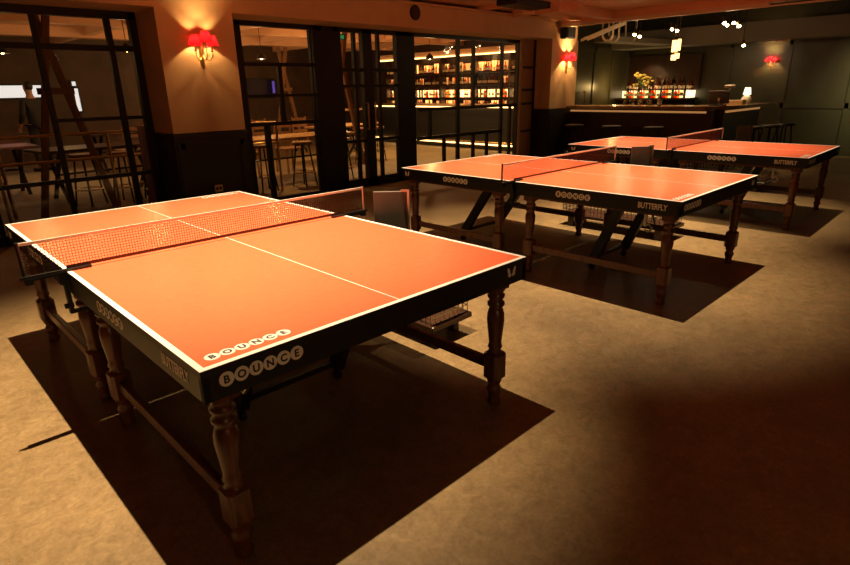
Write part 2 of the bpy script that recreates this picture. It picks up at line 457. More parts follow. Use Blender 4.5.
flat_lit('exit_light', 'small green glowing light high above the double doors', 'sign', 6.02, 6.26, 2.30, 2.36, M['green_sign'], y=8.2, fr=.01)
MB().bar((0, 0, .06), (0, 0, .5), .02, .02).build('hanger', M['black'], [o for o in COL.objects if o.name == 'exit_light'][0])

# bar counter and shelves seen through window_3
t = thing('bar_counter', 'dark bar counter with glowing edge strips behind the window grid', 'bar', (11.65, 11.0, 0))
MB().box((0, 0, .53), (.55, 5.6, 1.02)).build('counter_front', M['black'], t)
MB().box((-.03, 0, 1.075), (.72, 5.7, .05), bev=.01).build('countertop', M['barwood'], t)
MB().box((-.30, 0, 1.03), (.03, 5.6, .025)).build('upper_light_strip', M['led'], t)
MB().box((-.30, 0, .13), (.03, 5.6, .03)).build('lower_light_strip', M['led'], t)
s = MB().cyl((-.42, -2.8, .2), (-.42, 2.8, .2), .02, n=8)
for k in range(6): s.bar((-.42, -2.7 + k * 1.08, .2), (-.27, -2.7 + k * 1.08, .2), .02, .02)
s.build('foot_rail', M['brass'], t)

t = thing('bottle_shelving', 'tall backlit bottle shelving behind the bar counter', 'shelving', (12.72, 11.4, 0))
s = MB().box((.12, 0, 1.2), (.04, 6.1, 2.3))
for y in (-3.05, -1.85, -.6, .65, 1.85, 3.05): s.box((0, y, 1.2), (.30, .06, 2.3))
s.build('carcass', M['darkwood'], t)
SHZ = (.98, 1.23, 1.55, 1.88)
for z in SHZ: MB().box((-.02, 0, z), (.30, 6.0, .03)).build('shelf', M['darkwood'], t)
MB().box((0, 0, .48), (.40, 6.0, .96)).build('base_cabinet', M['darkwood'], t)
MB().box((.09, 0, 1.34), (.02, 6.0, .20)).build('bright_back_panel', M['ledbright'], t)
for nm, z0, z1 in (('lower_back_panel', 1.01, 1.17), ('middle_back_panel', 1.58, 1.80), ('upper_back_panel', 1.92, 2.18)):
    s = MB(); y = -2.95
    while y < 2.8:
        wd = random.uniform(.12, .34); m_ = random.choice([0, 0, 1, 2, 2])
        s.box((.09, y + wd / 2, (z0 + z1) / 2), (.02, wd - .02, (z1 - z0) * random.uniform(.6, 1)), m_); y += wd
    s.build(nm, [M['ledsoft'], emis('amber_niche_light', (1, .46, .12), 3.2), M['darkwood']], t)
MB().box((-.35, 0, 2.33), (.04, 6.2, .03)).build('cove_light_strip', M['led'], t)
MB().box((-.1, 0, 2.42), (.48, 6.2, .14)).build('cornice', M['ceilplaster'], t)

def bottle(kind, m):
    if kind == 0: prof = [(.034, 0), (.037, .01), (.037, .17), (.030, .20), (.013, .235), (.013, .29), (.015, .295), (.015, .31)]
    elif kind == 1: prof = [(.042, 0), (.045, .01), (.045, .13), (.034, .165), (.014, .185), (.014, .225), (.018, .23), (.018, .255)]
    else: prof = [(.032, 0), (.034, .01), (.034, .20), (.014, .25), (.012, .29), (.014, .30)]
    s = MB().lathe(prof, n=10, mi=0).lathe([(prof[2][0] + .001, .05), (prof[2][0] + .001, .12)], n=10, mi=1, caps=False)
    s.cyl((0, 0, prof[-1][1]), (0, 0, prof[-1][1] + .012), .014, n=8, mi=2)
    return s.build('bottle', [m, M['b_label'], M['black']])
BK = [(bottle(0, M['b_amber']), 'amber spirit bottle'), (bottle(1, M['b_red']), 'squat red spirit bottle'), (bottle(2, M['b_dark']), 'slender dark wine bottle'), (bottle(2, M['b_clear']), 'slim clear spirit bottle')]
used = set()
def put_bottle(k, loc, label, group, sc=1.0):
    o, nm = BK[k]
    c = o if k not in used else o.copy()
    if k in used: COL.objects.link(c)
    used.add(k)
    c.location = loc; c.scale = (sc, sc, sc)
    tag(c, nm + ' ' + label, 'bottle', nm + 's ' + group)
tiers = ['on lowest shelf', 'on brightest shelf', 'on middle shelf', 'on top shelf']
BAYN = ['right end bay', 'second bay from right', 'middle bay', 'second bay from left', 'left end bay']
for ti, z in enumerate(SHZ):
    y = 8.5
    while y < 14.3:
        y += random.uniform(.075, .11)
        loc_y = y - 11.4
        if min(abs(loc_y - q) for q in (-3.05, -1.85, -.6, .65, 1.85, 3.05)) < .08: continue
        if random.random() < .08: continue
        bay = BAYN[sum(loc_y > q for q in (-1.85, -.6, .65, 1.85))]
        put_bottle(random.choice([0, 0, 1, 1, 2, 3] if ti != 1 else [0, 1, 2, 3, 3]), (12.64 + random.uniform(-.03, .03), y, z + .015), tiers[ti] + ', ' + bay + ' behind window grid', tiers[ti] + ', ' + bay, random.uniform(.66, .70) if ti == 0 else random.uniform(.82, .95))

# tables and stools in the bar room
def stool(hgt=.72, r=.17, m=None):
    t = thing('bar_stool', 'stool', 'stool')
    MB().lathe([(r * .9, 0), (r, .01), (r, .03), (r * .92, .045)], (0, 0, hgt - .045), 18).build('seat', m or M['timber'], t)
    for k in range(4):
        a = PI / 4 + k * PI / 2
        MB().cyl((math.cos(a) * r * .6, math.sin(a) * r * .6, hgt - .045), (math.cos(a) * r * 1.15, math.sin(a) * r * 1.15, 0), .013, .013, 8).build('leg', M['blacksteel'], t)
    s = MB(); n = 16; rr = r * 1.02
    pts = [(rr * math.cos(2 * PI * i / n), rr * math.sin(2 * PI * i / n), hgt * .32) for i in range(n + 1)]
    s.tube(pts, .009, 6).build('foot_ring', M['brass'], t)
    return t
def chair(m):
    t = thing('dining_chair', 'chair', 'chair')
    MB().box((0, 0, .455), (.40, .40, .03), bev=.01).build('seat', m, t)
    s = MB()
    for z in (.60, .72, .86): s.box((0, .19, z), (.36, .018, .06))
    s.build('backrest', m, t)
    for sx in (-1, 1):
        MB().bar((sx * .17, -.17, .44), (sx * .18, -.19, 0), .03, .03).build('leg', m, t)
        MB().bar((sx * .17, .19, .92), (sx * .18, .21, 0), .03, .03).build('leg', m, t)
    return t
def ptable(name, label, L, W, z, m, loc, rz=0, group=None):
    t = thing(name, label, 'table', loc, rz, group)
    MB().box((0, 0, z - .02), (L, W, .04), bev=.006).build('tabletop', m, t)
    for sx in (-1, 1):
        s = MB(); x = sx * (L / 2 - .25)
        s.bar((x, -W * .35, 0), (x, W * .35, z - .04), .05, .04); s.bar((x, W * .35, 0), (x, -W * .35, z - .04), .05, .04)
        s.build('trestle', M['blacksteel'], t)
    MB().bar((-L / 2 + .25, 0, z * .5), (L / 2 - .25, 0, z * .5), .03, .03).build('stretcher', M['blacksteel'], t)
    return t
ptable('communal_table', 'long pale wooden table behind window beside near column', 2.7, .85, .76, M['paletable'], (5.35, 8.95, 0), .0)
ptable('communal_table', 'pale wooden table seen through the left leaf of the doors', 1.5, .8, .76, M['paletable'], (7.85, 10.6, 0), .2)
ptable('communal_table', 'long dark wooden table at rear seen through middle window', 2.6, .8, .76, M['timber'], (7.2, 12.9, 0), 0)
ptable('communal_table', 'dark wooden table behind left window nearest the glass', 1.8, .8, .76, M['darkwood'], (2.7, 9.9, 0), .1)
ptable('communal_table', 'dark wooden table at far left near white lit hatch', 1.8, .8, .76, M['darkwood'], (1.2, 11.2, 0), 0)
ptable('communal_table', 'dark wooden table far behind the left window by the slot light', 2.0, .8, .76, M['darkwood'], (4.3, 13.0, 0), 0)
ptable('communal_table', 'small high table seen through right leaf of the doors', .8, .7, 1.05, M['barwood'], (9.0, 12.0, 0), 0)
st0 = stool(); ch0 = chair(M['timber'])
STOOLS = [(4.5, 8.15, 'dark stool at left front of long pale table'), (5.2, 8.1, 'dark stool at front middle of long pale table'), (6.0, 8.12, 'dark stool at right front of long pale table'),
          (7.85, 9.9, 'stool before the table behind left door leaf'), (8.35, 9.95, 'second stool before table behind left door leaf'), (8.55, 11.6, 'stool left of small high table behind right door leaf'),
          (9.45, 11.3, 'stool right of small high table behind right door leaf'), (2.25, 9.1, 'leftmost stool in the cluster behind left window'), (2.7, 8.95, 'middle stool in the cluster behind left window'),
          (3.15, 9.1, 'rightmost stool in the cluster behind left window'), (2.95, 8.35, 'stool closest to the glass of left window beside near column')]
for i, (x, y, lb) in enumerate(STOOLS): place(st0, (x, y, 0), .3 * i, lb, 'stools in the bar room', i == 0)
CH = [(.8, 10.5, 0.1, 'wooden chair in front of far left table behind left window'), (1.1, 11.95, PI - .2, 'wooden chair on the rear side of far left table'), (6.6, 12.2, .1, 'wooden chair in front of rear dark table at its left'),
      (7.7, 12.2, -.1, 'wooden chair in front of rear dark table at its right'), (3.9, 12.3, .2, 'wooden chair before table by the slot light'), (5.0, 9.75, PI, 'wooden chair behind long pale table at left'), (6.0, 9.8, PI, 'wooden chair behind long pale table at right'), (1.0, 8.8, .9, 'wooden chair close to glass at far left edge')]
for i, (x, y, r, lb) in enumerate(CH): place(ch0, (x, y, 0), r + PI, lb, 'chairs in the bar room', i == 0)

s = MB()
for k in range(4): s.cyl((2.475 + k * .03, 7.36, .22), (2.475 + k * .03, 7.36, 1.12), .018, n=8)
s.box((2.52, 7.36, 1.13), (.15, .03, .02)); s.box((2.52, 7.36, .11), (.03, .03, .22))
tag(s.build('folded_drape', mat('lavender_cloth', (.42, .27, .36), .8)), 'pale lavender folded cloth behind the left window beside the near column', 'cloth')
light('drape_light', 'SPOT', (2.3, 8.0, 2.5), 14, (1, .75, .6), .04, (2.5, 7.4, .6), 40, .6)
# timber X braces
def brace(x, y, label, w_=.45):
    t = thing('timber_brace', label, 'brace', (x, y, 0))
    MB().bar((-w_, 0, 0), (w_ * .2, 0, 2.62), .075, .075).build('raking_post', M['timber'], t)
    MB().bar((w_, .11, 0), (-w_ * .2, .11, 2.62), .075, .075).build('raking_post', M['timber'], t)
    MB().box((0, .055, 1.55), (w_ * .9, .06, .08)).build('cross_rail', M['timber'], t)
    return t
brace(2.0, 8.6, 'leaning timber brace posts behind the left window')
brace(7.2, 9.5, 'leaning timber brace posts behind the left door leaf')
brace(8.9, 14.4, 'leaning timber brace posts behind the middle window')
s = MB()
for (x, z) in ((.0, 1.05), (0, .75)): s.cyl((-1.8, 0, z), (1.8, 0, z), .018, n=8)
for x in (-1.8, -.6, .6, 1.8): s.cyl((x, 0, 0), (x, 0, 1.05), .018, n=8)
tag(s.build('guard_rail', M['brass'], loc=(2.9, 8.0, 0)), 'thin metal guard rail just behind the left window', 'rail')

# pendants in the bar room
def pendant():
    t = thing('pendant_lamp', 'lamp', 'lamp')
    MB().cyl((0, 0, 0), (0, 0, .56), .006, n=6).build('cord', M['black'], t)
    MB().lathe([(.10, -.12), (.085, -.07), (.035, -.01), (.02, 0)], n=14, caps=False).build('lamp_shade', M['black'], t)
    MB().lathe([(.01, -.13), (.026, -.11), (.026, -.085), (.012, -.06)], n=10).build('bulb', M['bulb'], t)
    return t
pd0 = pendant()
PEND = [(2.0, 11.3, 'pendant lamp with glowing bulb above far left table'), (3.4, 10.0, 'pendant lamp behind left window near its right jamb'), (3.05, 12.9, 'pendant lamp above table by slot light'), (1.7, 14.9, 'pendant lamp far back near the lit hatch'),
        (4.9, 11.0, 'pendant lamp behind the middle window at left'), (6.4, 11.2, 'pendant lamp behind middle window at right'), (5.7, 13.6, 'pendant lamp at rear of middle window'), (7.7, 10.6, 'pendant lamp above table behind left door leaf'),
        (9.0, 12.0, 'pendant lamp above small high table behind right door leaf'), (9.9, 9.8, 'pendant lamp in front of bottle shelving'), (7.3, 14.9, 'pendant lamp above dark rear table')]
for i, (x, y, lb) in enumerate(PEND):
    place(pd0, (x, y, 2.25), 0, lb, 'pendants in the bar room', i == 0)
    light('pendant_light', 'POINT', (x, y, 2.03), 30 if x > 4 else 9, (1, .58, .24), .04)
light('bar_downlight', 'SPOT', (10.6, 10.4, 2.6), 220, (1, .6, .25), .06, (10.6, 10.4, 0), 120, .6)
light('bar_downlight', 'SPOT', (8.6, 10.4, 2.6), 330, (1, .62, .25), .06, (8.8, 10.2, 0), 110, .6)
light('bar_downlight', 'SPOT', (5.4, 8.9, 2.6), 200, (1, .55, .2), .06, (5.4, 8.9, 0), 90, .6)
light('bar_downlight', 'SPOT', (3.0, 13.0, 2.6), 130, (1, .66, .3), .06, (3.0, 12.5, 0), 80, .6)

# person in the bar room (standing, back to the hall, against the lit hatch)
def skinned(name, pts, edges, m, parent, root=0, sub=2):
    me = bpy.data.meshes.new(name)
    me.from_pydata([p[:3] for p in pts], edges, [])
    o = bpy.data.objects.new(name, me); COL.objects.link(o)
    md = o.modifiers.new('skin', 'SKIN'); md.use_smooth_shade = True
    sd = o.modifiers.new('sub', 'SUBSURF'); sd.levels = sub; sd.render_levels = sub
    if not me.skin_vertices: me.skin_vertices.new()
    for i, p in enumerate(pts):
        r = p[3]; me.skin_vertices[0].data[i].radius = (r if not isinstance(r, tuple) else r[0], r if not isinstance(r, tuple) else r[1])
    me.skin_vertices[0].data[root].use_root = True
    dg = bpy.context.evaluated_depsgraph_get()
    nm = bpy.data.meshes.new_from_object(o.evaluated_get(dg))
    bpy.data.objects.remove(o)
    nm.materials.clear(); nm.materials.append(m)
    ob = bpy.data.objects.new(name, nm); COL.objects.link(ob)
    if parent: ob.parent = parent
    return ob
def person(loc, rz, label):
    t = thing('person', label, 'person', loc, rz)
    P_ = [(0, 0, .95, (.11, .08)), (0, 0, 1.15, (.10, .07)), (0, 0, 1.36, (.12, .08)), (0, 0, 1.47, (.07, .06)), (0, -.01, 1.55, .055), (0, -.02, 1.62, (.075, .085)), (0, -.02, 1.70, (.078, .09)), (0, -.02, 1.76, (.05, .06)),
          (.09, 0, .88, .10), (.11, -.02, .50, .07), (.12, .02, .12, .045), (.12, -.10, .04, .04),
          (-.09, 0, .88, .10), (-.12, .02, .50, .07), (-.15, .06, .12, .045), (-.15, -.06, .04, .04),
          (.19, 0, 1.40, .055), (.27, .02, 1.14, .045), (.24, -.12, .95, .033), (.24, -.15, .90, .03),
          (-.19, 0, 1.40, .055), (-.28, .02, 1.14, .045), (-.20, -.18, 1.02, .033), (-.18, -.22, 1.0, .03)]
    E_ = [(0, 1), (1, 2), (2, 3), (3, 4), (4, 5), (5, 6), (6, 7), (0, 8), (8, 9), (9, 10), (10, 11), (0, 12), (12, 13), (13, 14), (14, 15), (2, 16), (16, 17), (17, 18), (18, 19), (2, 20), (20, 21), (21, 22), (22, 23)]
    for (b, hx, hy, hz) in ((19, .24, -.15, .90), (23, -.18, -.22, 1.0)):
        for k in range(4):
            i = len(P_); L = (.075, .085, .08, .065)[k]
            P_.append((hx + (k - 1.5) * .018, hy - .02, hz - .03, .009)); P_.append((hx + (k - 1.5) * .02, hy - .03, hz - .03 - L, .007))
            E_ += [(b, i), (i, i + 1)]
        i = len(P_); P_.append((hx + (.03 if hx < 0 else -.03), hy - .03, hz - .03, .009)); E_.append((b, i))
    body = skinned('body', P_, E_, M['skin'], t)
    # clothes follow the body
    C_ = [(0, 0, .84, (.16, .13)), (0, 0, 1.0, (.16, .125)), (0, 0, 1.15, (.155, .115)), (0, 0, 1.36, (.185, .125)), (0, 0, 1.44, (.09, .08)), (.20, 0, 1.40, .068), (.275, .02, 1.14, .058), (.25, -.11, .97, .045), (-.20, 0, 1.40, .068), (-.285, .02, 1.14, .058), (-.21, -.16, 1.04, .045)]
    skinned('jacket', C_, [(0, 1), (1, 2), (2, 3), (3, 4), (3, 5), (5, 6), (6, 7), (3, 8), (8, 9), (9, 10)], M['cloth'], t)
    T_ = [(0, 0, 1.0, (.16, .12)), (.09, 0, .86, .112), (.11, -.02, .50, .083), (.12, .02, .10, .06), (-.09, 0, .86, .112), (-.12, .02, .50, .083), (-.15, .06, .10, .06)]
    skinned('trousers', T_, [(0, 1), (1, 2), (2, 3), (0, 4), (4, 5), (5, 6)], M['cloth'], t)
    skinned('hair', [(0, .015, 1.60, (.070, .070)), (0, .005, 1.68, (.092, .10)), (0, -.005, 1.75, (.080, .085)), (0, -.005, 1.785, (.04, .05))], [(0, 1), (1, 2), (2, 3)], M['hair'], t)
    s = MB().box((0, -.115, 1.655), (.02, .03, .035), bev=.006); s.box((.085, -.01, 1.66), (.02, .03, .05), bev=.006); s.box((-.085, -.01, 1.66), (.02, .03, .05), bev=.006)
    s.build('nose_and_ears', M['skin'], t)
    for sx in (1, -1):
        MB().box((.12 if sx > 0 else -.15, -.07 if sx > 0 else -.02, .035), (.09, .26, .07), bev=.02).build('shoe', M['black'], t)
    return t
person((2.80, 14.2, 0), PI + .5, 'person in dark clothes standing behind left window against bright hatch')

# ================================================================= TABLE TENNIS TABLES
def text_mesh(body, size):
    c = bpy.data.curves.new('t', 'FONT'); c.body = body; c.size = size; c.align_x = 'CENTER'; c.align_y = 'CENTER'; c.extrude = .0004; c.offset = size * .03
    o = bpy.data.objects.new('t', c); COL.objects.link(o)
    dg = bpy.context.evaluated_depsgraph_get(); dg.update()
    me = bpy.data.meshes.new_from_object(o.evaluated_get(dg))
    xs = [v.co.x for v in me.vertices]; ys = [v.co.y for v in me.vertices]
    cx, cy = (min(xs) + max(xs)) / 2, (min(ys) + max(ys)) / 2
    vs = [(v.co.x - cx, v.co.y - cy, v.co.z) for v in me.vertices]; fs = [tuple(p.vertices) for p in me.polygons]
    bpy.data.objects.remove(o)
    return vs, fs
LET = {ch: text_mesh(ch, .040) for ch in 'BOUNCE'}
BFLY = text_mesh('BUTTERFLY', .052)
def frame_on(origin, xdir, ydir):
    x = Vector(xdir); y = Vector(ydir); z = x.cross(y)
    m = Matrix((x, y, z)).transposed().to_4x4(); m.translation = origin; return m
def bounce_logo(s, F, pitch=.047, r=.0235, white=0, ink=1):
    for i, ch in enumerate('BOUNCE'):
        cx = (i - 2.5) * pitch
        n = 28
        vs = [(cx + r * math.cos(2 * PI * k / n), r * math.sin(2 * PI * k / n), z) for z in (-.0005, .0012) for k in range(n)]
        fs = [tuple(range(n, 2 * n))] + [(k, (k + 1) % n, n + (k + 1) % n, n + k) for k in range(n)]
        s.add(vs, fs, white, False, F)
        v, f = LET[ch]; k_ = r / .0235 * .86
        s.add([(cx + a * k_, b * k_, c + .0016) for a, b, c in v], f, ink, False, F)
def butterfly(s, F, sc=1.0, mi=0):
    wing = [(0, -.016), (.006, -.006), (.010, .008), (.018, .020), (.026, .022), (.028, .012), (.025, .0), (.022, -.006), (.024, -.014), (.018, -.021), (.008, -.022)]
    for sx in (-1, 1):
        w2 = [(x * sx * sc + sx * .0015, y * sc) for x, y in wing]
        if sx < 0: w2 = w2[::-1]
        n = len(w2)
        vs = [(x, y, -.0004) for x, y in w2] + [(x, y, .0014) for x, y in w2]
        fs = [tuple(range(n, 2 * n))] + [(k, (k + 1) % n, n + (k + 1) % n, n + k) for k in range(n)]
        s.add(vs, fs, mi, False, F)

HX, HY, ZT = .7625, 1.37, .76
GAP = .004
LEGP = [(.030, 0), (.033, .012), (.029, .03), (.026, .045), (.034, .07), (.038, .085), (.030, .10), (.028, .112), (.036, .128), (.038, .142)]
LEGQ = [(.036, .282), (.028, .298), (.036, .312), (.030, .33), (.033, .36), (.038, .41), (.042, .45), (.041, .48), (.034, .505), (.030, .515), (.041, .527), (.041, .54), (.030, .552), (.040, .566), (.041, .578), (.031, .59), (.041, .602), (.043, .612)]
def leg(parent, x, y):
    s = MB()
    s.lathe(LEGP, (x, y, 0), 18); s.box((x, y, .212), (.088, .088, .15), bev=.014); s.lathe(LEGQ, (x, y, 0), 18)
    s.box((x, y, .650), (.088, .088, .084), bev=.004)
    return s.build('leg', M['legwood'], parent)
def make_table():
    t = thing('table_tennis_table', 'table', 'table')
    for sg in (-1, 1):
        y0, y1 = GAP * sg, HY * sg; yc = (y0 + y1) / 2; ly = abs(y1 - y0)
        s = MB().box((0, yc, ZT - .0125), (2 * HX, ly, .024), 2)
        z = ZT + .0002
        def quad(xa, xb, ya, yb, mi, zz):
            s.add([(xa, ya, zz), (xb, ya, zz), (xb, yb, zz), (xa, yb, zz)], [(0, 1, 2, 3)], mi)
        lo, hi = min(y0, y1), max(y0, y1)
        quad(-HX, HX, lo, hi, 0, z)
        quad(-HX, -HX + .02, lo, hi, 1, z + .0004); quad(HX - .02, HX, lo, hi, 1, z + .0004)
        e = y1 - sg * .02
        quad(-HX + .02, HX - .02, min(e, y1), max(e, y1), 1, z + .0004)
        quad(-.0022, .0022, min(y0, e), max(y0, e), 1, z + .0004)
        # disc lettering printed on the top near the end, and a small row beside the net
        F = frame_on((sg * .575, sg * (HY - .07), z - .0006), (1, 0, 0) if sg < 0 else (-1, 0, 0), (0, 1, 0) if sg < 0 else (0, -1, 0))
        bounce_logo(s, F, .0475, .0232, 1, 3)
        s.build('tabletop', [M['orange'], M['white'], M['board'], M['glyph']], t)
        # apron
        a = MB(); zc, h = .6985, .077
        a.box((-HX + .012, yc, zc + .004), (.02, ly - .004, h + .016)); a.box((HX - .012, yc, zc + .004), (.02, ly - .004, h + .016))
        a.box((0, y1 - sg * .012, zc + .004), (2 * HX - .004, .02, h + .016))
        a.box((0, y0 + sg * .03, zc + .01), (2 * HX - .06, .02, .06))
        a.box((-HX + .05, yc, .647), (.022, ly - .22, .022), 1); a.box((HX - .05, yc, .647), (.022, ly - .22, .022), 1)
        a.build('apron', [M['black'], M['legwood']], t)
    for x in (-.675, .675):
        for y in (-1.27, -.12, .21, 1.27): leg(t, x, y)
        for ya, yb in ((-1.27, -.12), (.21, 1.27)):
            MB().box((x, (ya + yb) / 2, .212), (.032, yb - ya - .08, .055), bev=.004).build('stretcher', M['legwood'], t)
    for x in (-.28, .28):
        for ya, yb in ((.62, .98), (-.72, -.5)):
            MB().bar((x, ya, .60), (x, yb, .08), .05, .075).build('folding_strut', M['black'], t)
    for ya, yb in ((.62, .98), (-.72, -.5)):
        MB().bar((-.28, yb, .105), (.28, yb, .105), .03, .03).build('cross_bar', M['black'], t)
        MB().bar((-.70, ya, .66), (.70, ya, .66), .03, .03).build('top_bar', M['black'], t)
    for x in (-.28, .28):
        for yb in (.98, -.5):
            s = MB().cyl((x - .012, yb, .026), (x + .012, yb, .026), .026, n=18); s.bar((x, yb, .03), (x, yb, .08), .02, .03)
            s.build('caster', M['black'], t)
    s = MB().tube([(-.50, -1.02, .50), (-.50, -1.05, .52), (-.50, -1.08, .49), (-.50, -1.05, .46), (-.50, -1.02, .47)], .008, 6); s.bar((-.5, -1.02, .5), (-.5, -1.02, .69), .02, .02); s.build('locking_hook', M['steel'], t)
    # lettering on the aprons
    lx = HX - .0015
    LM = [M['disc'], M['glyph'], M['disc'], M['textpale']]
    def discs(F, p, r_):
        s = MB(); bounce_logo(s, F, p, r_); s.build('disc_lettering', LM, t)
    def wings(F):
        s = MB(); butterfly(s, F, 1.0, 2); s.build('wing_emblem', LM, t)
    for sg in (-1, 1):
        xd = (1, 0, 0) if sg < 0 else (-1, 0, 0)
        discs(frame_on((sg * .572, sg * (HY - .0015), .7115), xd, (0, 0, 1)), .0468, .0232)
        wings(frame_on((-sg * .655, sg * (HY - .0015), .714), xd, (0, 0, 1)))
        yd = (0, -1, 0) if sg < 0 else (0, 1, 0)
        discs(frame_on((sg * lx, sg * .555, .706), yd, (0, 0, 1)), .050, .024)
        discs(frame_on((sg * lx, -sg * .650, .706), yd, (0, 0, 1)), .050, .024)
        wings(frame_on((sg * lx, -sg * 1.285, .712), yd, (0, 0, 1)))
        F = frame_on((sg * lx, sg * 1.175, .706), yd, (0, 0, 1)); v, f = BFLY
        s = MB()
        xs = [a for a, b, c in v]; k = .205 / (max(xs) - min(xs))
        s.add([(a * k, b * 1.05, c + .001) for a, b, c in v], f, 3, False, F)
        s.build('name_lettering', LM, t)
    return t
TABS = [((1.298, 2.806, 0), -.22, 'nearest orange topped table tennis table with turned wooden legs'),
        ((4.531, 2.782, 0), -.42, 'middle one of the three orange table tennis tables'),
        ((7.516, 2.756, 0), .64, 'farthest orange table tennis table, in front of the bar')]
tb = make_table()
for i, (l, r, lb) in enumerate(TABS): place(tb, l, math.radians(r), lb, 'orange table tennis tables', i == 0)

def make_net():
    t = thing('table_tennis_net', 'net', 'net')
    W = HX + .1525
    s = MB(); n = int(2 * W / .0125)
    for i in range(n + 1):
        x = -W + .004 + i * (2 * W - .008) / n
        s.box((x, 0, .084), (.0016, .0016, .124))
    for k in range(11): s.box((0, 0, .022 + k * .0122), (2 * W - .008, .0016, .0016))
    s.build('netting', M['net'], t)
    MB().box((0, 0, .1465), (2 * W, .006, .013)).build('top_tape', M['tape'], t)
    MB().box((0, 0, .016), (2 * HX - .01, .005, .014)).build('bottom_band', mat('dark_net_band', (.10, .03, .02), .7), t)
    for sx in (-1, 1):
        s = MB().cyl((sx * W, 0, -.02), (sx * W, 0, .156), .007, n=10)
        s.build('post', M['steel'] if sx > 0 else M['black'], t)
        s = MB()
        s.box((sx * (W - .075), -.008, .004), (.19, .014, .012)); s.box((sx * (HX - .05), -.010, .005), (.10, .022, .010))
        s.box((sx * (W - .01), 0, -.012), (.03, .03, .03)); s.box((sx * (HX + .02), 0, -.03), (.03, .034, .05)); pass
        s.box((sx * (HX + .08), 0, -.006), (.15, .034, .012)); s.box((sx * (HX + .012), 0, -.115), (.016, .034, .16)); s.box((sx * (HX - .03), 0, -.19), (.10, .03, .012)); s.cyl((sx * (HX + .035), 0, -.16), (sx * (HX + .0), 0, -.16), .012, n=10)
        s.build('clamp', M['black'], t)
    return t
NETL = ['dark net with white tape clamped across the nearest table', 'dark net with white tape clamped across the middle table', 'dark net with white tape clamped across the farthest table']
nt0 = make_net()
for i, (l, r, lb) in enumerate(TABS): place(nt0, (l[0], l[1], ZT + .002), math.radians(r), NETL[i], 'table tennis nets', i == 0)

# ball trolley with wire basket and grey board on a folding frame, one beside every table
def make_trolley():
    t = thing('ball_trolley', 'trolley', 'trolley')
    MB().box((0, 0, .125), (.36, 1.25, .035), bev=.005).build('base_board', M['darkwood'], t)
    s = MB()
    z0, z1 = .145, .40
    for sx in (-.165, .165):
        for k in range(7): s.box((sx, 0, z0 + k * (z1 - z0) / 6), (.005, 1.19, .005))
        for k in range(29): s.box((sx, -.595 + k * 1.19 / 28, (z0 + z1) / 2), (.005, .005, z1 - z0))
    for sy in (-.595, .595):
        for k in range(7): s.box((0, sy, z0 + k * (z1 - z0) / 6), (.33, .005, .005))
        for k in range(9): s.box((-.165 + k * .04125, sy, (z0 + z1) / 2), (.005, .005, z1 - z0))
    s.build('wire_basket', M['steel'], t)
    for sx in (-1, 1):
        for sy in (-1, 1):
            MB().box((sx * .13, sy * .5, .054), (.05, .07, .108), bev=.005).build('foot', M['darkwood'], t)
    for sy in (-1, 1):
        MB().bar((-.10, sy * .20 - .24, .14), (-.118, sy * .015 - .218, .80), .016, .016).build('frame_leg', M['black'], t)
    Mb = Matrix.Rotation(math.radians(-45), 4, 'Z'); Mb.translation = (-.14, -.24, .79)
    MB().box((0, 0, 0), (.205, .016, .245), 0, Mb, bev=.003).build('grey_board', M['greypanel'], t)
    s = MB().box((.108, .0, -.01), (.012, .014, .27), 0, Mb); s.box((.09, -.012, .128), (.05, .014, .012), 0, Mb)
    s.build('edge_clip', M['steel'], t)
    return t
tr0 = make_trolley()
for i, (x, y, lb) in enumerate([(2.37, 2.80, 'wire basket trolley with grey board beside the nearest table'), (5.69, 2.79, 'wire basket trolley with grey board beside the middle table'), (9.2, 2.93, 'wire basket trolley with grey board beside the farthest table')]):
    place(tr0, (x, y, 0), 0, lb, 'ball trolleys beside the tables', i == 0)

# ================================================================= SCONCES
def make_sconce():
    t = thing('wall_sconce', 'sconce', 'lamp')
    s = MB().lathe([(.012, -.27), (.020, -.25), (.012, -.22), (.018, -.15), (.028, -.10), (.018, -.05), (.022, 0), (.010, .03)], (0, -.022, 0), 12)
    s.box((0, -.006, -.1), (.05, .012, .28), bev=.004); s.build('wall_bracket', M['brass'], t)
    spots = [(-.098, -.09, .0), (0, -.15, .035), (.098, -.09, .0)]
    for (x, y, z) in spots:
        mx, my = x * .5, y * .55
        pts = [(0, -.03, -.12), (mx * .8, my, -.175), (mx * 1.4, my * 1.3, -.18), (x * .95, y * .97, -.14), (x, y, -.085 + z)]
        MB().tube(pts, .006, 8).build('arm', M['brass'], t)
        c = MB().lathe([(.006, -.09), (.028, -.083), (.012, -.075), (.011, -.07), (.011, -.02)], (x, y, z), 12); c.build('candle_cup', M['paper'], t)
        MB().lathe([(.004, -.02), (.012, -.005), (.011, .012), (.003, .03)], (x, y, z), 10).build('bulb', M['bulb'], t)
        MB().lathe([(.068, -.028), (.036, .078)], (x, y, z), 36, flute=.05, caps=False).build('lamp_shade', M['shade'], t)
    return t
sc0 = make_sconce()
